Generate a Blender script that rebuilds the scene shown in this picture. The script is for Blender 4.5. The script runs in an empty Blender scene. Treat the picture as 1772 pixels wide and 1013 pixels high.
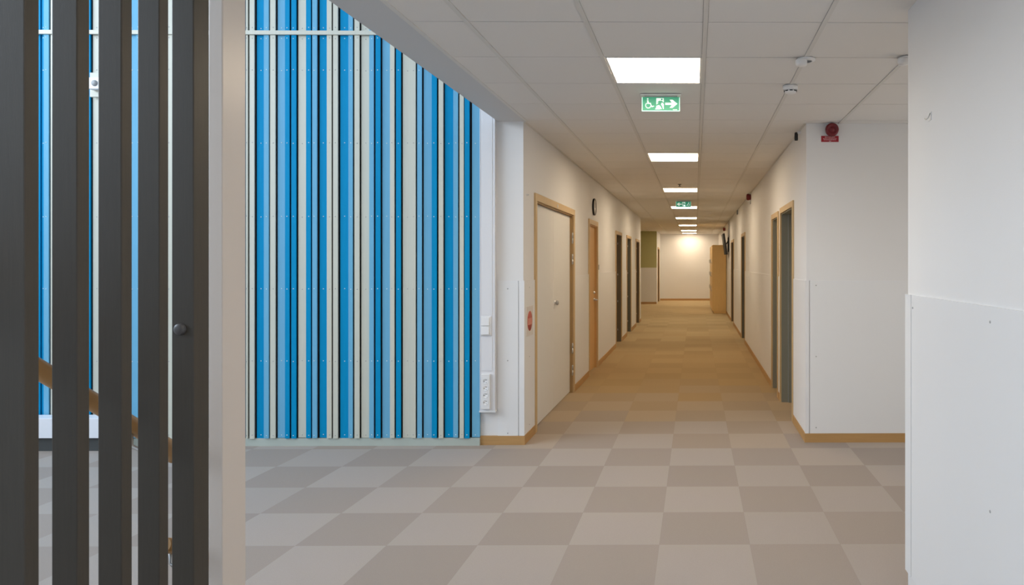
import bpy, bmesh, math, random
from mathutils import Vector, Matrix
C = bpy.context.scene.collection
SC = bpy.context.scene
PI = math.pi

# ------------------------------------------------------------------ camera, world, daylight, exposure
cam_d = bpy.data.cameras.new('camera')
cam_d.sensor_width = 36.0
cam_d.lens = 36.0 * 1207.2 / 1772
cam_d.shift_x = (886 - 1213.3) / 1772
cam_d.shift_y = (455.6 - 506.5) / 1772
cam_d.clip_start = 0.05
cam = bpy.data.objects.new('camera', cam_d); C.objects.link(cam)
cam.location = (0, 0, 1.5545)
cam.rotation_euler = (PI / 2, 0, -0.0081)
SC.camera = cam

world = bpy.data.worlds.new('world'); SC.world = world; world.use_nodes = True
bg = world.node_tree.nodes['Background']
bg.inputs['Color'].default_value = (0.67, 0.82, 1.0, 1)
bg.inputs['Strength'].default_value = 1.75

def area(name, loc, rot, sx, sy, power, color):
    l = bpy.data.lights.new(name, 'AREA'); l.shape = 'RECTANGLE'; l.size = sx; l.size_y = sy
    l.energy = power; l.color = color
    o = bpy.data.objects.new(name, l); C.objects.link(o); o.location = loc; o.rotation_euler = rot
    return o
# daylight entering the stair hall from its window side (left), high and wide
area('daylight_windows', (-7.7, 1.8, 4.4), (0, math.radians(-72), 0), 2.0, 6.5, 320, (0.80, 0.90, 1.0))
# the ceiling panel over the camera position (same row as the others) and an added, unseen fill light brightening the side passage
area('overhead_panel', (-0.25, 0.81, 2.762), (0, 0, 0), 0.56, 0.56, 15, (1.0, 0.81, 0.58))
area('passage_fill', (4.0, 4.7, 1.5), (0, math.radians(90), 0), 1.8, 1.9, 17, (1.0, 0.96, 0.90))
SC.view_settings.view_transform = 'Standard'
SC.view_settings.look = 'None'
SC.view_settings.gamma = 1
SC.view_settings.use_curve_mapping = False
SC.view_settings.exposure = 0.0
LAMP = 25.0
WARM = (1.0, 0.81, 0.58)

# ------------------------------------------------------------------ key dimensions
XL, XR, XN = -1.474, 0.9626, 1.022      # corridor walls, near right wall
YF, YR = 5.985, 6.047                   # wall faces at the corridor mouth
YE = 29.0                               # corridor end
YG = 26.55                              # green wall in the side passage
H = 2.768                               # ceiling

# ------------------------------------------------------------------ materials
def nodes_of(m):
    m.use_nodes = True
    return m.node_tree, m.node_tree.nodes, m.node_tree.links, m.node_tree.nodes['Principled BSDF']

def mat(name, col, rough=0.6, metal=0.0, noise=0.0, nscale=30.0, bump=0.0, bscale=200.0, stretch=None, spec=0.5):
    m = bpy.data.materials.new(name)
    nt, N, L, b = nodes_of(m)
    b.inputs['Base Color'].default_value = (*col, 1)
    b.inputs['Roughness'].default_value = rough
    b.inputs['Metallic'].default_value = metal
    b.inputs['Specular IOR Level'].default_value = spec
    tc = N.new('ShaderNodeTexCoord')
    src = tc.outputs['Object']
    if stretch:
        mp = N.new('ShaderNodeMapping'); mp.inputs['Scale'].default_value = stretch
        L.new(src, mp.inputs['Vector']); src = mp.outputs['Vector']
    if noise:
        n = N.new('ShaderNodeTexNoise'); n.inputs['Scale'].default_value = nscale; n.inputs['Detail'].default_value = 4
        L.new(src, n.inputs['Vector'])
        r = N.new('ShaderNodeMapRange'); r.inputs['To Min'].default_value = 1 - noise; r.inputs['To Max'].default_value = 1 + noise
        L.new(n.outputs['Fac'], r.inputs['Value'])
        v = N.new('ShaderNodeVectorMath'); v.operation = 'SCALE'; v.inputs[0].default_value = col
        L.new(r.outputs['Result'], v.inputs['Scale']); L.new(v.outputs['Vector'], b.inputs['Base Color'])
    if bump:
        n2 = N.new('ShaderNodeTexNoise'); n2.inputs['Scale'].default_value = bscale; n2.inputs['Detail'].default_value = 3
        L.new(src, n2.inputs['Vector'])
        bp = N.new('ShaderNodeBump'); bp.inputs['Strength'].default_value = bump; bp.inputs['Distance'].default_value = 0.002
        L.new(n2.outputs['Fac'], bp.inputs['Height']); L.new(bp.outputs['Normal'], b.inputs['Normal'])
    return m

def emis(name, col, strength):
    m = bpy.data.materials.new(name); nt, N, L, b = nodes_of(m)
    b.inputs['Base Color'].default_value = (*[min(1, c) for c in col], 1)
    b.inputs['Emission Color'].default_value = (*col, 1); b.inputs['Emission Strength'].default_value = strength
    return m

M = {}
M['wall'] = mat('painted_wall', (0.795, 0.79, 0.785), 0.65, noise=0.012, nscale=3, bump=0.15, bscale=350)
M['panel'] = mat('wall_guard_panel', (0.80, 0.805, 0.81), 0.45, noise=0.008, nscale=2)
M['wallgreen'] = mat('green_wall_paint', (0.46, 0.45, 0.22), 0.7, noise=0.02)
M['beam'] = mat('bulkhead_paint', (0.62, 0.63, 0.64), 0.6, noise=0.01, nscale=3)
M['tile'] = mat('ceiling_tile', (0.80, 0.79, 0.77), 0.9, noise=0.03, nscale=220, bump=0.25, bscale=500)
M['tee'] = mat('ceiling_bar_paint', (0.72, 0.71, 0.68), 0.6)
M['dark'] = mat('dark_gap', (0.02, 0.02, 0.022), 0.9)
M['base'] = mat('oak_baseboard', (0.47, 0.27, 0.10), 0.5, noise=0.14, nscale=6, stretch=(1, 1, 14))
M['oak'] = mat('light_oak_frame', (0.60, 0.42, 0.21), 0.5, noise=0.10, nscale=8, stretch=(14, 14, 1))
M['oakdark'] = mat('oak_lining', (0.40, 0.25, 0.10), 0.5, noise=0.1, nscale=8, stretch=(14, 14, 1))
M['jamblight'] = mat('grey_steel_jamb', (0.26, 0.25, 0.19), 0.6, noise=0.03)
M['oakdoor'] = mat('oak_door_veneer', (0.66, 0.38, 0.14), 0.45, noise=0.13, nscale=5, stretch=(12, 12, 0.8))
M['birch'] = mat('birch_locker', (0.80, 0.54, 0.22), 0.5, noise=0.08, nscale=4, stretch=(9, 9, 0.8))
M['doorwhite'] = mat('white_laminate_door', (0.76, 0.755, 0.73), 0.5, noise=0.02, nscale=6, stretch=(12, 12, 1))
M['jamb'] = mat('grey_olive_jamb', (0.15, 0.14, 0.105), 0.6, noise=0.04)
M['jambbrown'] = mat('brown_jamb', (0.16, 0.12, 0.075), 0.6, noise=0.06, nscale=6, stretch=(10, 10, 1))
M['slat'] = mat('dark_stained_slat', (0.050, 0.044, 0.035), 0.46, noise=0.16, nscale=9, stretch=(22, 22, 1), bump=0.12, bscale=60)
M['post'] = mat('beige_post_paint', (0.70, 0.65, 0.61), 0.35, noise=0.01)
M['white'] = mat('white_plastic', (0.82, 0.82, 0.82), 0.4)
M['trunk'] = mat('white_trunking', (0.78, 0.78, 0.80), 0.35)
M['grey'] = mat('grey_plastic', (0.35, 0.36, 0.37), 0.5)
M['black'] = mat('black_plastic', (0.012, 0.012, 0.012), 0.45)
M['steel'] = mat('brushed_steel', (0.55, 0.55, 0.54), 0.3, metal=1.0)
M['cap'] = mat('dark_bolt_cap', (0.085, 0.085, 0.09), 0.42)
M['red'] = mat('red_plastic', (0.17, 0.006, 0.010), 0.4)
M['redsign'] = mat('red_sign', (0.34, 0.005, 0.018), 0.5)
M['signwhite'] = mat('sign_lettering', (0.75, 0.6, 0.6), 0.6)
M['paper'] = mat('paper_notice', (0.70, 0.65, 0.60), 0.7)
M['stopred'] = mat('faded_red_print', (0.50, 0.10, 0.075), 0.6)
M['stoplight'] = mat('pale_red_print', (0.66, 0.26, 0.20), 0.6)
M['glass'] = mat('clock_face', (0.72, 0.70, 0.66), 0.12)
M['screen'] = mat('screen_glass', (0.01, 0.01, 0.012), 0.5)
M['ledge'] = mat('white_ledge', (0.85, 0.87, 0.92), 0.4)
M['ledgeshade'] = mat('ledge_shade_base', (0.06, 0.065, 0.065), 0.6)
st = (26, 26, 1.2)
M['P'] = mat('cladding_cream_paint', (0.63, 0.63, 0.54), 0.5, noise=0.05, nscale=4, stretch=st, bump=0.1, bscale=20)
M['D'] = mat('cladding_deep_blue_paint', (0.000, 0.28, 0.56), 0.6, noise=0.09, nscale=4, stretch=st, bump=0.1, bscale=20, spec=0.12)
M['L'] = mat('cladding_light_blue_paint', (0.17, 0.46, 0.68), 0.6, noise=0.06, nscale=4, stretch=st, bump=0.1, bscale=20, spec=0.15)
M['plinth'] = mat('cladding_plinth_paint', (0.47, 0.52, 0.47), 0.55, noise=0.12, nscale=3)
M['screw'] = mat('bright_screw_head', (0.75, 0.85, 0.9), 0.3)
M['screwgrey'] = mat('grey_screw_head', (0.42, 0.42, 0.42), 0.4)
M['handrail'] = mat('oak_handrail', (0.46, 0.25, 0.09), 0.35, noise=0.14, nscale=6, stretch=(8, 1, 8))
M['lamp'] = emis('light_panel_diffuser', WARM, LAMP)
M['lampframe'] = mat('light_panel_frame', (0.8, 0.8, 0.78), 0.5)
M['exitgreen'] = emis('exit_sign_green', (0.035, 0.30, 0.18), 0.45)
M['exitwhite'] = emis('exit_sign_white', (0.72, 0.92, 0.86), 0.5)
M['exitrim'] = emis('exit_sign_lit_edge', (0.55, 0.95, 0.80), 0.55)

# carpet tiles: 50 x 50 cm laid quarter-turned, two tones, fine pile
def carpet():
    m = bpy.data.materials.new('carpet_tiles'); nt, N, L, b = nodes_of(m)
    b.inputs['Roughness'].default_value = 0.95; b.inputs['Specular IOR Level'].default_value = 0.15
    tc = N.new('ShaderNodeTexCoord'); sp = N.new('ShaderNodeSeparateXYZ'); L.new(tc.outputs['Object'], sp.inputs[0])
    def mth(op, a, b_=None, c=None):
        n = N.new('ShaderNodeMath'); n.operation = op
        for i, v in enumerate((a, b_, c)):
            if v is None: continue
            if isinstance(v, (int, float)): n.inputs[i].default_value = v
            else: L.new(v, n.inputs[i])
        return n.outputs[0]
    ax = mth('MULTIPLY', mth('ADD', sp.outputs['X'], 0.1998), 2.0)
    ay = mth('MULTIPLY', mth('SUBTRACT', sp.outputs['Y'], 5.8503), 2.0)
    fx, fy = mth('FLOOR', ax), mth('FLOOR', ay)
    odd = mth('FLOORED_MODULO', mth('ADD', fx, fy), 2.0)
    cx = N.new('ShaderNodeCombineXYZ'); L.new(fx, cx.inputs[0]); L.new(fy, cx.inputs[1])
    wn = N.new('ShaderNodeTexWhiteNoise'); wn.noise_dimensions = '2D'; L.new(cx.outputs[0], wn.inputs['Vector'])
    # pile
    n1 = N.new('ShaderNodeTexNoise'); n1.inputs['Scale'].default_value = 260; n1.inputs['Detail'].default_value = 3
    L.new(tc.outputs['Object'], n1.inputs['Vector'])
    mp = N.new('ShaderNodeMapping'); mp.inputs['Scale'].default_value = (1, 7, 1); L.new(tc.outputs['Object'], mp.inputs[0])
    n2 = N.new('ShaderNodeTexNoise'); n2.inputs['Scale'].default_value = 60; L.new(mp.outputs[0], n2.inputs['Vector'])
    # thin joint between tiles
    gx = mth('FRACT', ax); gy = mth('FRACT', ay)
    ex = mth('MINIMUM', gx, mth('SUBTRACT', 1.0, gx)); ey = mth('MINIMUM', gy, mth('SUBTRACT', 1.0, gy))
    joint = mth('LESS_THAN', mth('MINIMUM', ex, ey), 0.004)
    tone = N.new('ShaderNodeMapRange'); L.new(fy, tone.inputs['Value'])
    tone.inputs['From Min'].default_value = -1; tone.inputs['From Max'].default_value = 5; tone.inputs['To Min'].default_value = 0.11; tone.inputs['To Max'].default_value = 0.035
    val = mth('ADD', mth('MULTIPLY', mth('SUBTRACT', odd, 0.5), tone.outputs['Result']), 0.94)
    val = mth('ADD', val, mth('MULTIPLY', mth('SUBTRACT', wn.outputs['Value'], 0.5), 0.05))
    val = mth('ADD', val, mth('MULTIPLY', mth('SUBTRACT', n1.outputs['Fac'], 0.5), 0.22))
    val = mth('ADD', val, mth('MULTIPLY', mth('SUBTRACT', n2.outputs['Fac'], 0.5), 0.10))
    val = mth('SUBTRACT', val, mth('MULTIPLY', joint, 0.05))
    mix = N.new('ShaderNodeMix'); mix.data_type = 'RGBA'
    mix.inputs['A'].default_value = (0.41, 0.352, 0.310, 1); mix.inputs['B'].default_value = (0.42, 0.370, 0.335, 1)
    L.new(odd, mix.inputs['Factor'])
    # brown-toned tiles take over from the grey ones inside the corridor, tile by tile
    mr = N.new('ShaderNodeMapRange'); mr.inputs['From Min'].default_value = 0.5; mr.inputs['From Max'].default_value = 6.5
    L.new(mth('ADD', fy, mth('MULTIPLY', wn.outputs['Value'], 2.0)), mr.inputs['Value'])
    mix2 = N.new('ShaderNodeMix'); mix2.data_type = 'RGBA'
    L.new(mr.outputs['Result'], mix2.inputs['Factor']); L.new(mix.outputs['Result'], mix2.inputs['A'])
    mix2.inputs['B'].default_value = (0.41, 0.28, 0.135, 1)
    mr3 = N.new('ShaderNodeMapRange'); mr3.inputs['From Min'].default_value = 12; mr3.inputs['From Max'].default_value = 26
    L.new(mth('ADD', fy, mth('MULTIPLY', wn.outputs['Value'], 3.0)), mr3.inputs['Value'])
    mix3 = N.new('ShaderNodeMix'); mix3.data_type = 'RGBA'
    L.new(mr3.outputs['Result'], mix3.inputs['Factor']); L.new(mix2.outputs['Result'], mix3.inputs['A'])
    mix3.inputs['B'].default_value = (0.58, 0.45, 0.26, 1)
    v = N.new('ShaderNodeVectorMath'); v.operation = 'SCALE'; L.new(mix3.outputs['Result'], v.inputs[0]); L.new(val, v.inputs['Scale'])
    L.new(v.outputs['Vector'], b.inputs['Base Color'])
    bp = N.new('ShaderNodeBump'); bp.inputs['Strength'].default_value = 0.3; bp.inputs['Distance'].default_value = 0.003
    L.new(n1.outputs['Fac'], bp.inputs['Height']); L.new(bp.outputs['Normal'], b.inputs['Normal'])
    return m
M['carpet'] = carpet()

# ------------------------------------------------------------------ mesh helpers
class MB:
    def __init__(s): s.bm = bmesh.new(); s.mats = []
    def mi(s, m):
        if m not in s.mats: s.mats.append(m)
        return s.mats.index(m)
    def box(s, a, b, m, rot=None, cen=None):
        x0, y0, z0 = [min(a[i], b[i]) for i in range(3)]; x1, y1, z1 = [max(a[i], b[i]) for i in range(3)]
        P = [Vector(p) for p in ((x0,y0,z0),(x1,y0,z0),(x1,y1,z0),(x0,y1,z0),(x0,y0,z1),(x1,y0,z1),(x1,y1,z1),(x0,y1,z1))]
        if rot is not None:
            c = Vector(cen) if cen else Vector(((x0+x1)/2,(y0+y1)/2,(z0+z1)/2))
            P = [c + rot @ (p - c) for p in P]
        v = [s.bm.verts.new(p) for p in P]; k = s.mi(m)
        for f in ((0,3,2,1),(4,5,6,7),(0,1,5,4),(1,2,6,5),(2,3,7,6),(3,0,4,7)):
            s.bm.faces.new([v[i] for i in f]).material_index = k
        return s
    def prism(s, pts, origin, ux, uy, un, d, m):
        """2-D outline pts in the plane (ux, uy) at origin, pushed out by d along un"""
        o, ux, uy, un = Vector(origin), Vector(ux), Vector(uy), Vector(un)
        k = s.mi(m)
        a = [s.bm.verts.new(o + ux*p[0] + uy*p[1]) for p in pts]
        b = [s.bm.verts.new(o + ux*p[0] + uy*p[1] + un*d) for p in pts]
        n = len(pts)
        s.bm.faces.new(a[::-1]).material_index = k; s.bm.faces.new(b).material_index = k
        for i in range(n):
            s.bm.faces.new([a[i], a[(i+1) % n], b[(i+1) % n], b[i]]).material_index = k
        return s
    def lathe(s, prof, cen, axis, m, seg=32, smooth=True):
        """prof = [(radius, distance along axis)]"""
        ax = Vector(axis).normalized(); t = Vector((0,0,1)) if abs(ax.z) < 0.9 else Vector((1,0,0))
        u = ax.cross(t).normalized(); w = ax.cross(u); c = Vector(cen); k = s.mi(m); rings = []
        for r, h in prof:
            if r < 1e-6: rings.append([s.bm.verts.new(c + ax*h)])
            else: rings.append([s.bm.verts.new(c + ax*h + (u*math.cos(2*PI*i/seg) + w*math.sin(2*PI*i/seg))*r) for i in range(seg)])
        for A, B in zip(rings, rings[1:]):
            for i in range(seg):
                j = (i+1) % seg
                if len(A) == 1 and len(B) == 1: continue
                if len(A) == 1: f = s.bm.faces.new([A[0], B[i], B[j]])
                elif len(B) == 1: f = s.bm.faces.new([A[i], B[0], A[j]])
                else: f = s.bm.faces.new([A[i], B[i], B[j], A[j]])
                f.material_index = k; f.smooth = smooth
        return s
    def tube(s, pts, r, m, seg=16):
        P = [Vector(p) for p in pts]; k = s.mi(m); rings = []
        for i, p in enumerate(P):
            d = (P[min(i+1, len(P)-1)] - P[max(i-1, 0)]).normalized()
            t = Vector((1,0,0)) if abs(d.x) < 0.9 else Vector((0,0,1))
            u = d.cross(t).normalized(); w = d.cross(u)
            rings.append([s.bm.verts.new(p + (u*math.cos(2*PI*j/seg) + w*math.sin(2*PI*j/seg))*r) for j in range(seg)])
        for A, B in zip(rings, rings[1:]):
            for j in range(seg):
                f = s.bm.faces.new([A[j], A[(j+1) % seg], B[(j+1) % seg], B[j]]); f.smooth = True; f.material_index = k
        s.bm.faces.new(rings[0][::-1]).material_index = k; s.bm.faces.new(rings[-1]).material_index = k
        return s
    def build(s, name, parent=None, bevel=0.0, seg=2, origin=None):
        bmesh.ops.recalc_face_normals(s.bm, faces=s.bm.faces)
        me = bpy.data.meshes.new(name)
        if origin is not None: bmesh.ops.translate(s.bm, verts=s.bm.verts, vec=-Vector(origin))
        s.bm.to_mesh(me); s.bm.free()
        for m in s.mats: me.materials.append(M[m])
        o = bpy.data.objects.new(name, me); C.objects.link(o)
        if origin is not None: o.location = origin
        if parent is not None:
            o.parent = parent
            o.location = Vector(o.location) - W(parent)
        if bevel:
            bv = o.modifiers.new('bevel', 'BEVEL'); bv.width = bevel; bv.segments = seg; bv.limit_method = 'ANGLE'; bv.angle_limit = math.radians(40)
        return o

def W(o):
    v = Vector(o.location)
    while o.parent is not None:
        o = o.parent; v = v + Vector(o.location)
    return v

def thing(name, label, cat, loc, group=None):
    o = bpy.data.objects.new(name, None); C.objects.link(o); o.location = loc; o.empty_display_size = 0.1
    o['label'] = label; o['category'] = cat
    if group: o['group'] = group
    return o
def tag(o, label, cat, group=None):
    o['label'] = label; o['category'] = cat
    if group: o['group'] = group
    return o
def struct(o, kind='structure'): o['kind'] = kind; return o
def sempty(name, loc):
    o = bpy.data.objects.new(name, None); C.objects.link(o); o.location = loc; o['kind'] = 'structure'; return o
def box(a, b, m): return MB().box(a, b, m)
def text_mesh(mb, txt, size, origin, ux, uy, un, d, m, width=None):
    cu = bpy.data.curves.new('lettering', 'FONT'); cu.body = txt; cu.size = size; cu.align_x = 'CENTER'
    to = bpy.data.objects.new('lettering', cu); me = bpy.data.meshes.new_from_object(to)
    bpy.data.objects.remove(to)
    xs = [v.co.x for v in me.vertices]; sc = 1.0
    if width: sc = width / (max(xs) - min(xs))
    o, ux, uy, un = Vector(origin), Vector(ux), Vector(uy), Vector(un); k = mb.mi(m)
    vs = [mb.bm.verts.new(o + ux*v.co.x*sc + uy*v.co.y + un*d) for v in me.vertices]
    for p in me.polygons:
        try: mb.bm.faces.new([vs[i] for i in p.vertices]).material_index = k
        except ValueError: pass
    bpy.data.meshes.remove(me); bpy.data.curves.remove(cu)

# ------------------------------------------------------------------ setting: floor
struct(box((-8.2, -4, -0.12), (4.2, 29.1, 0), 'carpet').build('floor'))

# ------------------------------------------------------------------ setting: ceiling (60 x 60 cm tiles between bars)
LROWS = [3.5112 + 0.6*1 + 3.6*k for k in range(7)] + [28.06]
def ceiling():
    mb = MB()
    cols = [0.0502 + 0.6*k for k in range(-9, 8)]
    rows = [3.5112 + 0.6*k for k in range(-12, 43)]
    def is_light(xa, ya):
        return abs(xa + 0.5498) < 0.02 and any(abs(ya - q) < 0.06 for q in LROWS)
    def regions(y):
        if y < 3.345: return (-1.452, XN)
        if y < 6.05: return (-1.452, 4.1)
        if 18.74 < y < YG: return (-4.4, XR)
        return (XL, XR)
    marks = sorted(set(rows + [3.345, YR, 18.74, YG, YE, YF]))
    marks = [y for y in marks if -3.7 < y <= YE]
    g = 0.0035
    for ya, yb in zip(marks, marks[1:]):
        lo, hi = regions((ya+yb)/2)
        if yb - ya < 0.02: continue
        ga = g if any(abs(ya-r) < 1e-6 for r in rows) else 0
        gb = g if any(abs(yb-r) < 1e-6 for r in rows) else 0
        xs = [lo] + [c for c in cols if lo+0.02 < c < hi-0.02] + [hi]
        for xa, xb in zip(xs, xs[1:]):
            xa0 = xa
            if is_light(xa0, ya) or (any(q - 0.01 < ya < q + 0.59 for q in LROWS) and abs(xa + 0.5498) < 0.02): continue
            if any(abs(xa-c) < 1e-6 for c in cols): xa += 0.0135
            if any(abs(xb-c) < 1e-6 for c in cols): xb -= 0.0135
            mb.box((xa, ya+ga, H), (xb, yb-gb, H+0.012), 'tile')
    # bars running along the corridor
    for c in cols:
        segs = []
        if c > XN: segs = [(3.345, YR)] if c < 4.1 else []
        elif c > XL + 0.03: segs = [(-3.7, YE)]
        elif c > -4.4: segs = [(18.74, YG)]
        for a, b in segs: mb.box((c-0.012, a, H-0.004), (c+0.012, b, H+0.012), 'tee')
    # wall angles
    mb.box((XL+0.003, YF, H-0.003), (XL+0.022, 18.74, H+0.01), 'tee'); mb.box((XR-0.022, YR, H-0.003), (XR-0.003, YE, H+0.01), 'tee')
    mb.box((-1.452, -3.7, H-0.004), (-1.428, YF, H+0.01), 'tee')
    # dark void above
    mb.box((-1.452, -3.7, H+0.03), (4.2, YR+0.1, H+0.08), 'dark')
    mb.box((XL-0.05, YR+0.1, H+0.03), (XR+0.05, YE+0.1, H+0.08), 'dark'); mb.box((-4.5, 18.74, H+0.03), (XL-0.05, YG, H+0.08), 'dark')
    struct(mb.build('ceiling'))
ceiling()
# bulkhead between the ceiling and the open stair hall
struct(box((-1.69, 2.30, H-0.001), (-1.453, YF, 5.6), 'beam').build('wall_bulkhead'))
struct(box((-8.2, -3.9, 5.6), (-1.453, 6.2, 5.75), 'beam').build('ceiling_hall'))

# ------------------------------------------------------------------ setting: walls
def wall_x(name, x, th, y0, y1, openings, m='wall', top=H+0.03):
    """wall in a plane x = const; th signed thickness away from the corridor"""
    mb = MB(); y = y0
    for a, b, h in openings:
        mb.box((x, y, 0), (x+th, a, top), m); mb.box((x, a, h), (x+th, b, top), m); y = b
    mb.box((x, y, 0), (x+th, y1, top), m)
    return struct(mb.build(name))
DL = [(6.44, 8.40, 2.135), (9.66, 10.42, 2.105), (12.90, 13.83, 2.10), (14.93, 15.86, 2.10), (17.22, 18.20, 2.10)]
DR = [(6.86, 7.80, 2.115), (8.09, 8.68, 2.10), (13.50, 14.46, 2.10), (17.45, 18.60, 2.10)]
wall_x('wall_left', XL, -0.16, YF+0.11, 18.74, DL)
wall_x('wall_right', XR, 0.16, YR+0.11, YE, DR)
struct(box((-1.86, YF, 0), (XL, YF+0.11, 5.6), 'wall').build('wall_left_front'))
struct(box((XR, YR, 0), (4.2, YR+0.11, H+0.03), 'wall').build('wall_right_front'))
struct(box((XN, -3.7, 0), (XN+0.14, 3.345, H+0.03), 'wall').build('wall_near_right'))
struct(box((-8.2, -3.9, 0), (-1.1, -3.75, 5.6), 'wall').build('hall_light_block_back'))  # unseen wall, added to block light from behind the camera
struct(box((-8.2, -3.7, 0), (-8.05, 6.0, 2.3), 'wall').build('hall_light_block_left'))  # unseen low wall, added to cut low light from the left
struct(box((4.1, 3.3, 0), (4.2, YR, H+0.03), 'wall').build('wall_passage_right'))
struct(box((XN+0.14, 3.22, 0), (4.1, 3.345, H+0.03), 'wall').build('wall_passage_front'))
struct(box((XL-0.2, YE, 0), (XR+0.16, YE+0.12, H+0.03), 'wall').build('wall_back'))
wall_x('wall_left_far', XL, -0.16, YG, YE, [(27.15, 28.25, 2.12)])
# green wall with a white lower guard panel
struct(MB().box((-4.5, YG, 0), (XL-0.16, YG+0.12, H+0.03), 'wall').box((-4.4, YG-0.004, 1.38), (XL-0.001, YG, H), 'wallgreen').box((XL-0.17, YG, 0), (XL-0.001, YG+0.01, H+0.03), 'wallgreen').box((-4.4, YG-0.012, 0.05), (XL-0.001, YG, 1.38), 'panel').build('wall_green'))
struct(box((-4.5, 18.6, 0), (-4.4, YG, H+0.03), 'wall').build('wall_passage_left'))
struct(box((-4.4, 18.6, 0), (XL-0.16, 18.74, H+0.03), 'wall').build('wall_passage_near'))
# wall that carries the cladding, in the stair hall
struct(box((-8.2, 6.0, 0), (-1.862, 6.15, 5.6), 'wall').build('wall_hall'))

# guard panels on the lower walls (1 cm thick, tops at 1.40 m) between the doors
def panels_x(name, x, s, spans, z1=1.402):
    mb = MB()
    for a, b in spans: mb.box((x, a, 0.078), (x + s*0.009, b, z1), 'panel')
    return struct(mb.build(name))
def spans(y0, y1, ops, fr=0.065):
    r = []; y = y0
    for a, b, h in ops: r.append((y, a-fr)); y = b+fr
    r.append((y, y1)); return [(a, b) for a, b in r if b-a > 0.02]
panels_x('trim_1', XL, 1, spans(YF+0.012, 18.73, DL))
panels_x('trim_2', XR, -1, spans(YR+0.034, YE-0.02, DR))
def screws(mb, pts, n, m='screwgrey', r=0.006):
    for p in pts: mb.lathe([(r, 0), (r*0.8, 0.002), (0, 0.0025)], p, n, m, 12)
mb = MB().box((-1.689, YF-0.009, 0.078), (-1.516, YF, 1.404), 'panel').box((-1.508, YF-0.011, 0.078), (XL+0.011, YF-0.0005, 1.404), 'panel').box((XL+0.0005, YF-0.0005, 0.078), (XL+0.011, YF+0.012, 1.404), 'panel')
screws(mb, [(-1.605, YF-0.009, z) for z in (1.335, 0.72, 0.10)], (0, -1, 0)); screws(mb, [(XL+0.009, 6.17, z) for z in (1.34, 0.73, 0.13)], (1, 0, 0))
struct(mb.build('trim_3'))
mb = MB().box((XR-0.011, YR-0.011, 0.078), (0.984, YR, 1.402), 'panel').box((XR-0.011, YR, 0.078), (XR-0.0005, YR+0.03, 1.402), 'panel').box((0.991, YR-0.009, 0.078), (4.1, YR, 1.402), 'panel')
screws(mb, [(1.046, YR-0.009, z) for z in (1.362, 0.745, 0.128)], (0, -1, 0))
struct(mb.build('trim_4'))
mb = MB().box((XN-0.009, -3.5, 0.078), (XN, 3.268, 1.405), 'panel').box((XN-0.011, 3.27, 0.078), (XN, 3.356, 1.405), 'panel').box((XN+0.0005, 3.345, 0.078), (XN+0.12, 3.356, 1.405), 'panel')
screws(mb, [(XN-0.009, 2.39, 1.352), (XN-0.009, 2.39, 0.70), (XN-0.011, 3.24, 1.346)], (-1, 0, 0), r=0.0055)
struct(mb.build('trim_5'))

# baseboards
def base_x(name, x, s, sp):
    mb = MB()
    for a, b in sp: mb.box((x, a, 0), (x+s*0.016, b, 0.078), 'base')
    return struct(mb.build(name))
base_x('baseboard_left', XL, 1, spans(YF-0.016, 18.73, DL))
base_x('baseboard_right', XR, -1, spans(YR-0.016, YE, DR))
struct(box((-1.842, YF-0.016, 0), (XL, YF, 0.078), 'base').build('baseboard_left_front'))
struct(box((XR, YR-0.016, 0), (4.1, YR, 0.078), 'base').build('baseboard_right_front'))
struct(box((XL, YE-0.016, 0), (XR, YE, 0.078), 'base').build('baseboard_back'))
struct(box((-4.4, YG-0.018, 0), (XL, YG, 0.078), 'base').build('baseboard_green'))
struct(box((XN+0.01, 3.345, 0), (4.1, 3.361, 0.078), 'base').build('baseboard_near_right'))

# ------------------------------------------------------------------ doors
def hinge_part(par, x, s, y, z0, z1):
    mb = MB(); zc = (z0+z1)/2
    mb.box((x, y-0.012, z0), (x+s*0.004, y+0.012, z1), 'steel')
    mb.lathe([(0, z0), (0.007, z0), (0.007, zc-0.002), (0.005, zc-0.002), (0.005, zc+0.002), (0.007, zc+0.002), (0.007, z1), (0, z1)], (x+s*0.008, y, 0), (0, 0, 1), 'steel', 12)
    mb.build('hinge', par)
def frame(par, x, s, a, b, h, w=0.055, t=0.016, depth=0.16, lining='oak', frame_m='oak'):
    """architrave round the opening, lining inside it"""
    mb = MB()
    mb.box((x, a-w, 0), (x+s*t, a+0.006, h+w), frame_m).box((x, b-0.006, 0), (x+s*t, b+w, h+w), frame_m).box((x, a+0.006, h-0.006), (x+s*t, b-0.006, h+w), frame_m)
    mb.build('frame', par, bevel=0.0015)
    mb = MB()
    mb.box((x-s*0.001, a, 0), (x-s*depth, a+0.018, h), lining).box((x-s*0.001, b-0.018, 0), (x-s*depth, b, h), lining).box((x-s*0.001, a+0.018, h-0.018), (x-s*depth, b-0.018, h), lining)
    mb.build('lining', par)

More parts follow.
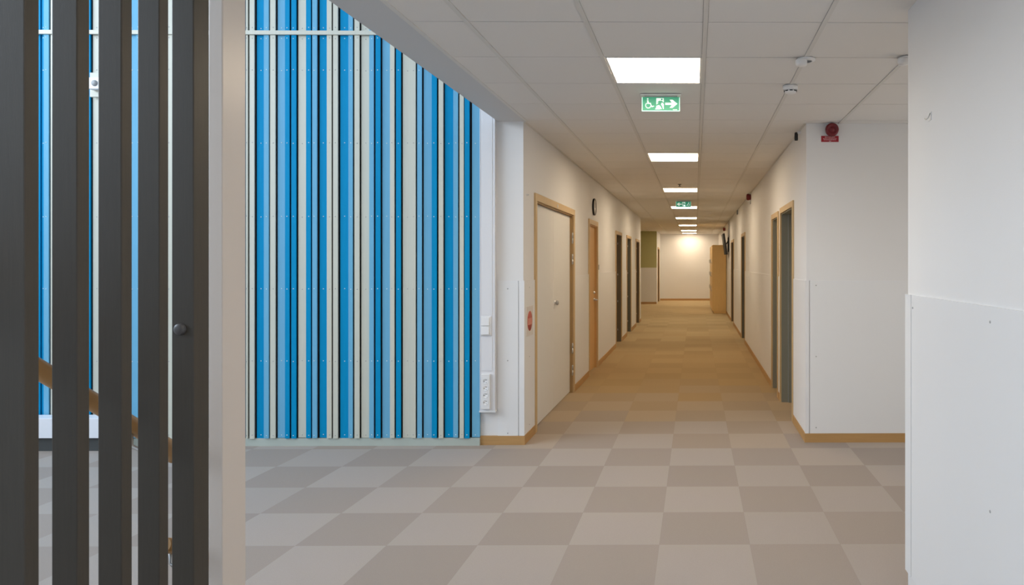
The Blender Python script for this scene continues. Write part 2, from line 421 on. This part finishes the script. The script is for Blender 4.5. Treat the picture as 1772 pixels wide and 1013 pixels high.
def door_wide():
    a, b, h = DL[0]; e = sempty('door_1', (XL, (a+b)/2, 0)); frame(e, XL, 1, a, b, h, w=0.062, depth=0.10, lining='oakdark')
    mid = 7.42; xf = XL - 0.034
    for k, (p, q) in enumerate(((a+0.022, mid-0.002), (mid+0.002, b-0.022))):
        lf = box((xf-0.04, p, 0.012), (xf, q, h-0.022), 'doorwhite').build('door_leaf', e, bevel=0.0015)
        if k == 1:
            kb = MB().lathe([(0.027, 0), (0.027, 0.004), (0.016, 0.006), (0.016, 0.014), (0.026, 0.020), (0.028, 0.030), (0.024, 0.038), (0, 0.041)], (xf, mid+0.07, 1.13), (1, 0, 0), 'steel', 24)
            kb.build('knob', lf)
    for y, zs in ((a+0.020, ((1.81, 1.93), (1.55, 1.675), (0.476, 0.598), (0.225, 0.332))), (b-0.020, ((1.79, 1.92), (1.54, 1.663), (0.47, 0.595), (0.206, 0.331)))):
        for z0, z1 in zs: hinge_part(e, XL-0.006, 1, y, z0, z1)
    box((XL+0.010, 7.37, h+0.005), (XL+0.02, 7.40, h+0.04), 'steel').build('catch', e)
door_wide()
def door_oak():
    a, b, h = DL[1]; e = sempty('door_2', (XL, (a+b)/2, 0)); frame(e, XL, 1, a, b, h, w=0.062, depth=0.10, lining='oakdoor')
    xf = XL - 0.03
    lf = box((xf-0.04, a+0.02, 0.012), (xf, b-0.02, h-0.02), 'oakdoor').build('door_leaf', e, bevel=0.0015)
    y = b - 0.09
    mb = MB().lathe([(0.026, 0), (0.026, 0.008), (0.01, 0.010), (0.010, 0.05)], (xf, y, 1.015), (1, 0, 0), 'steel', 20)
    mb.tube([(xf+0.046, y+0.004, 1.015), (xf+0.052, y-0.02, 1.015), (xf+0.052, y-0.13, 1.012)], 0.009, 'steel', 12)
    mb.build('handle', lf)
    MB().lathe([(0.024, 0), (0.024, 0.008), (0.014, 0.012), (0.013, 0.022), (0, 0.023)], (xf, y, 1.118), (1, 0, 0), 'steel', 20).build('lock', lf)
    box((xf, a+0.05, 0.14), (xf+0.012, a+0.08, 0.18), 'steel').build('door_stop', lf)
door_oak()
def doorway(n, x, s, op, jm, near_th=0.16, hinges=True, step=False, leaf='jamb'):
    a, b, h = op; e = sempty('door_%d' % n, (x, (a+b)/2, 0)); frame(e, x, s, a, b, h, lining=jm)
    mb = MB().box((x-s*0.161, a-0.02, 0), (x-s*0.205, b+0.02, h+0.02), leaf)
    mb.build('door_leaf', e)
    if step:   # rebated far jamb: two stepped faces with a pale seal line between
        MB().box((x-s*0.075, b-0.045, 0), (x-s*0.16, b-0.018, h-0.018), jm).box((x-s*0.071, b-0.030, 0), (x-s*0.075, b-0.018, h-0.018), 'grey').build('rebate', e)
    if hinges:
        for z in (0.24, 0.80, 1.33, 1.94):
            MB().box((x-s*0.06, b-0.022, z-0.02), (x-s*0.070, b-0.018, z+0.02), 'steel').lathe([(0, -0.012), (0.005, -0.012), (0.005, 0.012), (0, 0.012)], (x-s*0.06, b-0.024, z), (0, 0, 1), 'steel', 10).build('hinge', e)
doorway(3, XL, 1, DL[2], 'jambbrown', leaf='jambbrown'); doorway(4, XL, 1, DL[3], 'jamb'); doorway(5, XL, 1, DL[4], 'jambbrown', leaf='jambbrown')
doorway(6, XR, -1, DR[0], 'jamblight', hinges=False, step=True); doorway(7, XR, -1, DR[1], 'jamblight', hinges=False, leaf='jambbrown')
doorway(8, XR, -1, DR[2], 'jamb', hinges=False); doorway(9, XR, -1, DR[3], 'jambbrown', hinges=False, leaf='jambbrown')
doorway(10, XL, 1, (27.15, 28.25, 2.12), 'jambbrown', hinges=False, leaf='oakdoor')

# ------------------------------------------------------------------ cladding of vertical boards
clad = thing('wall_cladding', 'tall cladding of vertical blue, light blue and cream boards beside the corridor mouth', 'cladding', (-4.3, 5.985, 0))
BOARDS = [(-3.807,-3.793,'P','B'),(-3.778,-3.738,'P','B'),(-3.722,-3.657,'D','W'),(-3.657,-3.616,'L','B'),(-3.603,-3.560,'P','B'),(-3.545,-3.478,'L','W'),
(-3.478,-3.441,'D','B'),(-3.426,-3.386,'D','B'),(-3.371,-3.301,'P','W'),(-3.301,-3.262,'D','B'),(-3.249,-3.209,'L','B'),(-3.191,-3.126,'D','W'),
(-3.126,-3.087,'P','B'),(-3.073,-3.033,'P','B'),(-3.016,-2.944,'D','W'),(-2.944,-2.908,'L','B'),(-2.892,-2.851,'P','B'),(-2.838,-2.767,'P','W'),
(-2.767,-2.730,'L','B'),(-2.714,-2.674,'D','B'),(-2.661,-2.592,'L','W'),(-2.592,-2.555,'P','B'),(-2.541,-2.501,'D','B'),(-2.487,-2.412,'P','W'),
(-2.412,-2.376,'P','B'),(-2.362,-2.324,'L','B'),(-2.310,-2.239,'L','W'),(-2.239,-2.197,'D','B'),(-2.181,-2.142,'P','B'),(-2.131,-2.057,'D','W'),
(-2.057,-2.017,'L','B'),(-2.004,-1.968,'P','B'),(-1.960,-1.920,'D','B'),(-1.900,-1.835,'L','W')]
LEFT = [(-5.62,-5.545,'D','W'),(-5.530,-5.508,'D','W'),(-5.508,-5.466,'L','B'),(-5.450,-5.410,'P','B'),(-5.395,-5.33,'D','W'),(-5.33,-5.29,'L','B'),(-5.277,-5.237,'P','B'),(-5.222,-5.155,'L','W'),
(-5.155,-5.118,'D','B'),(-5.104,-5.045,'P','W'),(-5.045,-5.0,'D','B'),(-4.985,-4.945,'L','B'),(-4.93,-4.865,'D','W'),(-4.865,-4.825,'P','B'),(-4.81,-4.735,'L','W'),(-4.735,-4.70,'L','B'),
(-4.685,-4.62,'D','W'),(-4.605,-4.565,'D','B'),(-4.55,-4.485,'D','W'),(-4.485,-4.425,'P','B'),(-4.41,-4.345,'D','W'),(-4.345,-4.305,'L','B'),(-4.29,-4.25,'P','B'),(-4.235,-4.17,'L','W'),
(-4.17,-4.13,'D','B'),(-4.115,-4.075,'D','B'),(-4.06,-3.99,'P','W'),(-3.99,-3.95,'D','B'),(-3.935,-3.895,'L','B'),(-3.88,-3.82,'D','W')]
x = -5.64
rest = []
pat = [('D','W',0.068,0),('L','B',0.04,0.014),('P','B',0.04,0.015),('L','W',0.066,0),('D','B',0.037,0.014),('D','B',0.04,0.014),('P','W',0.07,0),('D','B',0.04,0.014),('L','B',0.04,0.015)]
i = 0
while x > -6.7:
    c, ty, w, g = pat[i % len(pat)]; rest.append((x-w, x, c, ty)); x -= w + g; i += 1
SCREW_Z = [4.78, 4.16, 3.552, 3.463, 3.193, 2.574, 1.95, 1.336, 0.722, 0.094]
random.seed(4)
for x0, x1, c, ty in rest + LEFT + BOARDS:
    yf = 5.940 if ty == 'B' else 5.955
    if ty == 'W': x0, x1 = x0*1.001, x1*1.001
    z0 = 0.068 + random.uniform(-0.004, 0.004); y_f = yf + random.uniform(-0.0015, 0.0015)
    mb = MB().box((x0, y_f, z0), (x1, 5.972 if ty == 'W' else y_f+0.012, 5.3), c)
    if ty == 'B': mb.box((x0+0.006, y_f+0.012, z0+0.02), (x1-0.006, 5.972, 5.3), 'dark')  # black strip behind the batten paints in the shade of the gap
    xc = (x0+x1)/2 + random.uniform(-0.004, 0.004)
    for z in SCREW_Z:
        mb.lathe([(0.0042, -0.001), (0.0042, 0.0012), (0, 0.0022)], (xc, y_f, z + random.uniform(-0.004, 0.004)), (0, -1, 0), 'screw' if c != 'P' else 'screwgrey', 10)
    mb.build('board', clad)
box((-6.72, 5.972, 0.05), (-1.845, 5.999, 5.3), 'dark').build('gap_shade_backing', clad)  # black sheet stands in for the shade between the boards
box((-6.72, 5.951, 0), (-1.836, 5.985, 0.066), 'plinth').build('plinth', clad)
box((-6.72, 5.925, 3.489), (-1.836, 5.945, 3.523), 'P').build('rail', clad, bevel=0.0015)

# white trunking with switches and sockets
tr = thing('electrical_trunking', 'white vertical trunking with switches and four sockets beside the blue cladding', 'trunking', (-1.77, 5.985, 0.29))
MB().box((-1.826, YF-0.055, 0.30), (-1.703, YF, 5.5), 'trunk').box((-1.829, YF-0.058, 0.30), (-1.822, YF-0.05, 5.5), 'trunk').box((-1.707, YF-0.058, 0.30), (-1.700, YF-0.05, 5.5), 'trunk').build('channel', tr, bevel=0.002)
box((-1.814, YF-0.058, 0.64), (-1.722, YF-0.054, 0.93), 'trunk').build('cover', tr, bevel=0.001)
box((-1.814, YF-0.058, 1.115), (-1.722, YF-0.054, 5.5), 'trunk').build('cover', tr, bevel=0.001)
box((-1.832, YF-0.062, 0.288), (-1.695, YF, 0.302), 'white').build('end_cap', tr, bevel=0.002)
sp = box((-1.818, YF-0.066, 0.94), (-1.730, YF-0.054, 1.105), 'white').build('switch_plate', tr, bevel=0.003)
for z0, z1 in ((0.95, 1.018), (1.026, 1.094)):
    mb = MB().prism([(0, 0), (0.013, 0), (0.008, z1-z0), (0, z1-z0)], (-1.811, YF-0.066, z0), (0, -1, 0), (0, 0, 1), (1, 0, 0), 0.066, 'white'); mb.build('rocker', sp, bevel=0.0015)
so = box((-1.812, YF-0.078, 0.318), (-1.738, YF-0.054, 0.615), 'white').build('socket_block', tr, bevel=0.004)
for z in (0.555, 0.495, 0.435, 0.375):
    mb = MB().lathe([(0.024, 0.0), (0.024, 0.0015), (0.0215, 0.0015), (0.0205, 0.0003), (0.0, 0.0003)], (-1.775, YF-0.0785, z), (0, -1, 0), 'white', 28)
    for dx, dz, r in ((-0.010, 0, 0.0036), (0.007, 0.011, 0.0030), (0.008, -0.010, 0.0027)):
        mb.lathe([(r, 0.0), (r, 0.001), (0, 0.001)], (-1.775+dx, YF-0.0785, z+dz), (0, -1, 0), 'dark', 12)
    mb.build('socket', so)

# low white casing at the foot of the cladding, left
ld = thing('low_casing', 'long low white box casing at the foot of the cladding seen between the slats', 'casing', (-5.7, 5.8, 0))
box((-6.6, 5.78, 0.112), (-4.83, 5.925, 0.276), 'ledge').build('casing', ld, bevel=0.004)
box((-6.6, 5.81, 0), (-4.84, 5.925, 0.111), 'ledgeshade').build('plinth', ld)  # dark base stands in for the shadow under the casing
# sensor box on the cladding
sb = thing('sensor_box', 'small white square sensor box high on a cream board behind the slats', 'sensor', (-5.03, 5.93, 3.06))
box((-5.10, 5.915, 2.955), (-5.0, 5.937, 3.16), 'P').build('back_plate', sb, bevel=0.002)
box((-5.07, 5.86, 3.007), (-4.965, 5.915, 3.107), 'white').build('housing', sb, bevel=0.008, seg=3)
MB().lathe([(0.026, 0), (0.024, 0.006), (0.012, 0.012), (0, 0.013)], (-5.012, 5.86, 3.057), (0, -1, 0), 'grey', 24).build('lens', sb)

# ------------------------------------------------------------------ slatted stair screen
scr = thing('slatted_screen', 'dark stained vertical slat screen in the left foreground', 'screen', (-1.49, 1.75, 0))
y0, dx, dy = 1.6, -0.0115, 0.1368
for k in range(-1, 4):
    xa, ya = -1.466 + k*dx, y0 + k*dy
    t = 0.064 if k == 3 else 0.033
    w = 0.0625 if k == 3 else 0.058
    s = MB().box((xa, ya, 0), (xa+w, ya+t, 4.2), 'slat').build('slat', scr, bevel=0.0025)
    if k == 3:
        MB().lathe([(0.0165, 0), (0.0165, 0.006), (0.014, 0.010), (0.008, 0.0125), (0, 0.013)], (xa+0.026, ya, 1.365), (0, -1, 0), 'cap', 32).build('bolt_cap', s)
po = thing('square_post', 'beige painted post closing the dark slatted screen', 'post', (-1.48, 2.23, 0))
MB().box((-1.508, 2.172, 0), (-1.4645, 2.284, 4.2), 'post').build('shaft', po, bevel=0.003)
box((-1.512, 2.165, 0), (-1.4605, 2.291, 0.012), 'post').build('foot_plate', po)

# oak handrail running down behind the slats
hr = thing('stair_handrail', 'oak stair handrail sloping down behind the dark slats', 'handrail', (-1.6, 1.7, 1.3))
sl = -0.715
def rz(y): return 1.293 + sl*(y-1.716)
pts = [(-1.6, y, rz(y)) for y in (0.75, 1.2, 1.716, 2.05, 2.13)] + [(-1.6, 2.155, rz(2.13)-0.022), (-1.6, 2.165, rz(2.13)-0.045)]
MB().tube(pts, 0.0225, 'handrail', 20).build('rail', hr)
for y in (1.28, 1.99):
    MB().tube([(-1.6, y, rz(y)-0.015), (-1.6, y, rz(y)-0.06), (-1.57, y, rz(y)-0.075), (-1.50, y, rz(y)-0.075)], 0.006, 'steel', 10).build('bracket', hr)
lr = thing('child_handrail', 'short lower oak handrail end seen low between two slats', 'handrail', (-1.6, 2.13, 0.7))
MB().tube([(-1.6, 2.11, 0.705), (-1.6, 2.14, 0.693), (-1.6, 2.20, 0.65), (-1.6, 2.30, 0.578)], 0.0225, 'handrail', 20).build('rail', lr)
MB().tube([(-1.6, 2.14, 0.68), (-1.6, 2.14, 0.64), (-1.585, 2.14, 0.625), (-1.505, 2.06, 0.625)], 0.006, 'steel', 10).build('bracket', lr)

# ------------------------------------------------------------------ ceiling lights
lab = ['nearest square ceiling light panel, directly before the near green exit sign', 'second nearest ceiling light panel, behind the near exit sign',
 'third ceiling light panel, in front of the far green exit sign', 'fourth ceiling light panel, just behind the far green exit sign',
 'fifth ceiling light panel from the camera, deep in the corridor', 'sixth ceiling light panel from the camera, deep in the corridor',
 'seventh ceiling light panel, last but one before the end wall', 'farthest ceiling light panel, right against the end wall']
l0 = thing('ceiling_light', lab[0], 'ceiling light', (-0.25, LROWS[0]+0.3, H), 'light panels along the corridor ceiling')
cy = LROWS[0]+0.3
mb = MB()
for a, b in (((-0.536, cy-0.295), (-0.524, cy+0.295)), ((0.026, cy-0.295), (0.038, cy+0.295)), ((-0.524, cy-0.295), (0.026, cy-0.283)), ((-0.524, cy+0.283), (0.026, cy+0.295))):
    mb.box((*a, H-0.001), (*b, H+0.02), 'lampframe')
mb.build('frame', l0, origin=(-0.25, cy, H))
box((-0.525, cy-0.284, H+0.004), (0.027, cy+0.284, H+0.012), 'lamp').build('diffuser', l0, origin=(-0.25, cy, H))
for i, yy in enumerate(LROWS[1:]):
    r = l0.copy(); C.objects.link(r); r.location = (-0.25, yy+0.3, H); r['label'] = lab[i+1]
    for ch in list(l0.children):
        c = ch.copy(); C.objects.link(c); c.parent = r

# ------------------------------------------------------------------ exit signs
def exit_sign(label, xc, y, z0, w, h, flip):
    e = thing('exit_sign', label, 'exit sign', (xc, y, H), 'green exit signs')
    s = -1 if flip else 1
    box((xc-w*0.56, y-0.04, H-0.012), (xc+w*0.56, y+0.04, H-0.004), 'white').build('ceiling_plate', e, bevel=0.003)
    box((xc-w*0.45, y-0.016, z0+h), (xc+w*0.45, y+0.016, H-0.011), 'grey').build('housing', e, bevel=0.003)
    box((xc-w/2, y-0.003, z0), (xc+w/2, y+0.003, z0+h), 'exitgreen').build('plate', e)
    b = 0.006
    MB().box((xc-w/2-b, y-0.004, z0-b), (xc-w/2, y+0.004, z0+h), 'exitrim').box((xc+w/2, y-0.004, z0-b), (xc+w/2+b, y+0.004, z0+h), 'exitrim').box((xc-w/2, y-0.004, z0-b), (xc+w/2, y+0.004, z0), 'exitrim').build('lit_edge', e, bevel=0.002)
    o = (xc, y-0.003, z0); U = (s, 0, 0); V = (0, 0, 1); Nn = (0, -1, 0)
    def P(mb, pts, m='exitwhite', d=0.0012): mb.prism([(p[0]*w, p[1]*h) for p in pts], o, U, V, Nn, d, m)
    mb = MB(); P(mb, [(0.12, 0.42), (0.30, 0.42), (0.24, 0.20), (0.32, 0.20), (0.455, 0.50), (0.32, 0.80), (0.24, 0.80), (0.30, 0.58), (0.12, 0.58)]); mb.build('arrow', e)
    mb = MB(); P(mb, [(-0.125, 0.10), (0.08, 0.10), (0.08, 0.92), (-0.125, 0.92)]); P(mb, [(-0.16, 0.08), (-0.03, 0.08), (0.0, 0.22), (-0.05, 0.36), (-0.12, 0.30), (-0.13, 0.22)])
    mb.build('doorway_symbol', e)
    mb = MB(); dd = 0.0022
    mb.lathe([(0, 0), (h*0.065, 0), (h*0.065, 0.0026), (0, 0.0026)], (xc + s*w*0.025, y-0.0028, z0+h*0.82), (0, -1, 0), 'exitgreen', 16)
    P(mb, [(-0.10, 0.60), (-0.05, 0.72), (0.03, 0.72), (0.085, 0.56), (0.085, 0.49), (0.03, 0.60), (0.0, 0.45), (0.035, 0.32), (0.06, 0.10), (0.03, 0.10), (0.0, 0.28), (-0.05, 0.42), (-0.10, 0.36), (-0.15, 0.36), (-0.15, 0.43), (-0.10, 0.46), (-0.05, 0.62), (-0.08, 0.57)], 'exitgreen', dd)
    mb.build('running_figure', e)
    mb = MB(); cxx, czz, r0, r1 = -0.345, 0.38, 0.225, 0.165; n = 22
    a0, a1 = math.radians(120), math.radians(355)
    asp = h / w
    ring = [(cxx + r0*asp*math.cos(a0+(a1-a0)*i/n), czz + r0*math.sin(a0+(a1-a0)*i/n)) for i in range(n+1)]
    inn = [(cxx + r1*asp*math.cos(a0+(a1-a0)*i/n), czz + r1*math.sin(a0+(a1-a0)*i/n)) for i in range(n+1)]
    for i in range(n): P(mb, [ring[i], ring[i+1], inn[i+1], inn[i]])
    mb.lathe([(0, 0), (h*0.06, 0), (h*0.06, 0.0012), (0, 0.0012)], (xc + s*w*(-0.36), y-0.003, z0+h*0.86), (0, -1, 0), 'exitwhite', 16)
    P(mb, [(-0.38, 0.76), (-0.34, 0.76), (-0.33, 0.58), (-0.27, 0.56), (-0.27, 0.49), (-0.37, 0.49)])
    P(mb, [(-0.30, 0.49), (-0.27, 0.49), (-0.24, 0.33), (-0.19, 0.36), (-0.185, 0.30), (-0.25, 0.24)])
    mb.build('wheelchair_symbol', e)
    mb = MB(); P(mb, [(0.33, 0.05), (0.45, 0.05), (0.45, 0.085), (0.33, 0.085)]); mb.build('maker_mark', e)
exit_sign('green exit sign near the camera with wheelchair, running figure and arrow pointing right', -0.249, 5.02, 2.652, 0.262, 0.097, False)
exit_sign('far green exit sign deep in the corridor with arrow pointing left', -0.232, 13.45, 2.64, 0.28, 0.10, True)

# ------------------------------------------------------------------ ceiling sensors
def smoke():
    e = thing('smoke_detector', 'white round smoke detector with dark slots on the ceiling bar', 'smoke detector', (0.648, 4.76, H))
    MB().lathe([(0, 0), (0.052, 0), (0.052, 0.018), (0.047, 0.024), (0.047, 0.030)], (0.648, 4.76, H-0.003), (0, 0, -1), 'white').build('base', e)
    MB().lathe([(0.040, 0.028), (0.040, 0.040), (0.036, 0.048), (0.018, 0.056), (0, 0.057)], (0.648, 4.76, H-0.003), (0, 0, -1), 'white').build('head', e)
    mb = MB()
    for i in range(8):
        a = 2*PI*i/8; c = (0.648+0.0395*math.cos(a), 4.76+0.0395*math.sin(a), H-0.003-0.037)
        mb.box((c[0]-0.004, c[1]-0.010, c[2]-0.003), (c[0]+0.004, c[1]+0.010, c[2]+0.003), 'dark', Matrix.Rotation(a, 3, 'Z'))
    mb.build('slot', e)
smoke()
def motion(label, x, y):
    e = thing('motion_sensor', label, 'motion sensor', (x, y, H))
    MB().lathe([(0, 0), (0.055, 0), (0.055, 0.010), (0.035, 0.014)], (x, y, H-0.003), (0, 0, -1), 'white').build('base', e)
    MB().lathe([(0.034, 0.012), (0.034, 0.034), (0.030, 0.044), (0, 0.050)], (x-0.03, y-0.015, H-0.003), (0, 0, -1), 'white').build('lens', e)
motion('white ceiling motion sensor in front of the smoke detector', 0.655, 4.13)
motion('white ceiling motion sensor partly hidden by the near right wall edge', 1.25, 4.10)
sk = thing('sprinkler_head', 'small dark sprinkler head on the ceiling before the third light panel', 'sprinkler', (-0.244, 10.72, H))
MB().lathe([(0, 0), (0.03, 0), (0.028, 0.006), (0.008, 0.008), (0.008, 0.03), (0.022, 0.031), (0.022, 0.034), (0, 0.034)], (-0.244, 10.72, H-0.001), (0, 0, -1), 'cap', 20).build('body', sk)

# dark sensor at the right corner
bs = thing('corner_camera', 'small black cylindrical camera at the top of the right corridor corner', 'camera', (0.93, 6.4, 2.72))
MB().lathe([(0, 0), (0.012, 0.002), (0.0155, 0.012), (0.0165, 0.060), (0.015, 0.076), (0, 0.077)], (0.925, 6.40, 2.757), (0, 0, -1), 'black', 24).build('body', bs)
MB().box((0.935, 6.385, 2.742), (XR, 6.415, 2.764), 'white').build('bracket', bs, bevel=0.002)

# sirens
def siren(label, c, n):
    e = thing('alarm_siren', label, 'alarm siren', c, 'red alarm sirens')
    MB().lathe([(0, 0), (0.046, 0), (0.050, 0.006), (0.050, 0.028), (0.046, 0.032)], c, n, 'red', 40).build('base', e)
    MB().lathe([(0.056, 0.030), (0.058, 0.040), (0.055, 0.066), (0.048, 0.075), (0.040, 0.078), (0.036, 0.071), (0.018, 0.069), (0.014, 0.076), (0, 0.077)], c, n, 'red', 40).build('sounder', e)
    return e
siren('red round alarm siren above the red sign on the right facing wall', (1.176, YR, 2.705), (0, -1, 0))
s2 = siren('red alarm siren on the right corridor wall near the middle doors', (XR, 12.1, 2.70), (-1, 0, 0))
MB().tube([(XR-0.01, 12.1, 2.645), (XR-0.012, 12.1, 2.60)], 0.004, 'grey', 8).box((XR-0.016, 12.09, 2.58), (XR-0.004, 12.11, 2.605), 'grey').build('hanging_tag', s2)
siren('farthest red alarm siren, above the locker cabinets', (XR, 22.4, 2.64), (-1, 0, 0))
# red sign under the first siren
rs = thing('alarm_sign', 'small rectangular red sign with white lettering below the near siren', 'sign', (1.166, YR, 2.632))
pl = box((1.091, YR-0.004, 2.607), (1.242, YR, 2.659), 'redsign').build('plate', rs)
mb = MB(); text_mesh(mb, 'BRANDLARM', 0.016, (1.1665, YR-0.004, 2.6425), (1, 0, 0), (0, 0, 1), (0, -1, 0), 0.0006, 'signwhite', width=0.086)
random.seed(2)
for zz, wd in ((2.632, 0.120), (2.6225, 0.108)):
    xx = 1.1665 - wd/2
    while xx < 1.1665 + wd/2:
        ww = random.uniform(0.005, 0.014); mb.box((xx, YR-0.0046, zz), (min(xx+ww, 1.1665+wd/2), YR-0.004, zz+0.0035), 'signwhite'); xx += ww+0.003
mb.box((1.158, YR-0.0046, 2.6115), (1.176, YR-0.004, 2.615), 'signwhite')
mb.build('lettering', rs)
# little marks and hooks
wc = thing('wall_fixing', 'tiny white wall fixing midway on the right facing wall below the sign', 'fixing', (1.186, YR, 2.15))
MB().box((1.168, YR-0.003, 2.143), (1.204, YR, 2.157), 'white').build('plate', wc, bevel=0.001)
hk = thing('wall_hook', 'small grey wall hook high on the near right wall', 'hook', (XN, 3.03, 2.19))
MB().box((XN-0.003, 3.012, 2.175), (XN, 3.050, 2.212), 'white').build('back_plate', hk, bevel=0.001)
MB().tube([(XN-0.004, 3.018, 2.206), (XN-0.012, 3.018, 2.186), (XN-0.018, 3.030, 2.180), (XN-0.018, 3.048, 2.188)], 0.0022, 'steel', 8).build('hook', hk)
h2 = thing('wall_pin', 'tiny pin on the left wall beside the top of the white double door', 'pin', (XL, 6.1, 2.152))
MB().lathe([(0.010, 0), (0.010, 0.003), (0.004, 0.005), (0.004, 0.018), (0.008, 0.020), (0, 0.021)], (XL, 6.10, 2.152), (1, 0, 0), 'white', 14).build('pin', h2)
# notice with a red disc by the double door
nt_ = thing('paper_notice', 'white notice with a faded red round symbol beside the white double door', 'notice', (XL, 6.16, 1.04))
MB().box((XL+0.009, 6.045, 0.915), (XL+0.013, 6.285, 1.175), 'paper').build('sheet', nt_)
MB().lathe([(0, 0), (0.088, 0), (0.088, 0.0008), (0, 0.0008)], (XL+0.013, 6.165, 1.045), (1, 0, 0), 'stopred', 40).build('red_disc', nt_)
MB().box((XL+0.0138, 6.09, 1.012), (XL+0.0144, 6.24, 1.070), 'stoplight').build('band', nt_)
# card reader / switch column beside oak door
cr = thing('door_sign', 'small stacked plates on the wall beside the oak door', 'door sign', (XL, 10.56, 1.5))
MB().box((XL, 10.53, 1.575), (XL+0.012, 10.60, 1.64), 'white').build('plate', cr, bevel=0.002)
MB().box((XL, 10.53, 1.455), (XL+0.014, 10.60, 1.53), 'grey').build('plate', cr, bevel=0.002)
# clock
ck = thing('wall_clock', 'round wall clock with dark rim above the oak door', 'clock', (XL, 10.1, 2.36))
MB().lathe([(0, 0), (0.118, 0), (0.122, 0.006), (0.122, 0.026), (0.112, 0.030), (0.110, 0.024)], (XL, 10.08, 2.365), (1, 0, 0), 'black', 48).build('rim', ck)
MB().lathe([(0.110, 0.022), (0, 0.022)], (XL, 10.08, 2.365), (1, 0, 0), 'glass', 48).build('dial', ck)
MB().prism([(-0.004, -0.015), (0.004, -0.015), (0.003, 0.07), (-0.003, 0.07)], (XL+0.0225, 10.08, 2.365), (0, 1, 0), (0, 0, 1), (1, 0, 0), 0.0015, 'black').build('minute_hand', ck)
MB().prism([(-0.015, -0.004), (-0.015, 0.004), (0.05, 0.003), (0.05, -0.003)], (XL+0.0242, 10.08, 2.365), (0, 1, 0), (0, 0, 1), (1, 0, 0), 0.0015, 'black').build('hour_hand', ck)

# ------------------------------------------------------------------ television on its bracket
tv = thing('wall_television', 'black flat television tilted forward on a wall bracket above the cabinets', 'television', (0.88, 20.2, 2.1))
R = Matrix.Rotation(math.radians(-8), 3, 'Y')
MB().box((0.815, 19.75, 1.80), (0.872, 20.75, 2.40), 'black', R).build('screen_body', tv, bevel=0.004)
MB().box((0.813, 19.765, 1.815), (0.8155, 20.735, 2.385), 'screen', R, (0.8435, 20.25, 2.10)).build('screen_glass', tv)
MB().box((0.94, 20.0, 1.88), (XR, 20.5, 2.30), 'black').tube([(0.95, 20.25, 2.20), (0.90, 20.2, 2.12), (0.86, 20.25, 2.10)], 0.018, 'black', 10).build('bracket', tv)
cb = MB().box((XR-0.014, 19.90, 2.30), (XR, 19.915, H), 'grey').build('cable_duct'); tag(cb, 'thin grey cable duct running up from the television to the ceiling', 'cable duct')
dt = MB().box((XR-0.03, 15.75, 2.66), (XR, 15.85, 2.75), 'grey').build('wall_sensor'); tag(dt, 'small grey box high on the right wall past the middle siren', 'sensor')

# ------------------------------------------------------------------ locker cabinets at the end
names = ['nearest birch locker cabinet with its wide wooden side to the camera', 'second birch locker cabinet, behind the nearest one', 'third birch locker cabinet from the camera', 'farthest birch locker cabinet, closest to the end wall']
c0, dw = 21.46, 0.855
first = None
for i in range(4):
    if i == 0:
        e = thing('locker_cabinet', names[0], 'cabinet', (0.74, c0, 0), 'birch lockers on the right'); first = e
        MB().box((0.535, c0, 0.07), (0.945, c0+dw-0.01, 2.11), 'birch').build('body', e, origin=(0.74, c0, 0), bevel=0.002)
        MB().box((0.555, c0+0.01, 0), (0.945, c0+dw-0.02, 0.069), 'birch').build('plinth', e, origin=(0.74, c0, 0))
        for q in range(2):
            ya, yb = c0+0.004+q*0.4205, c0+0.418+q*0.4205
            for z0, z1, zh in ((0.09, 0.96, 0.75), (0.966, 1.50, 1.20), (1.506, 2.10, 1.62)):
                d = MB().box((0.515, ya, z0), (0.534, yb, z1), 'birch').build('door', e, origin=(0.74, c0, 0), bevel=0.002)
                yh = yb - 0.04 if q == 0 else ya + 0.04
                h_ = MB().tube([(0.515, yh, zh-0.06), (0.485, yh, zh-0.055), (0.485, yh, zh+0.055), (0.515, yh, zh+0.06)], 0.006, 'steel', 8).build('handle', d)
    else:
        r = first.copy(); C.objects.link(r); r.location = (0.74, c0 + i*dw, 0); r['label'] = names[i]
        for ch in list(first.children):
            c = ch.copy(); C.objects.link(c); c.parent = r
            for g in ch.children:
                d = g.copy(); C.objects.link(d); d.parent = c
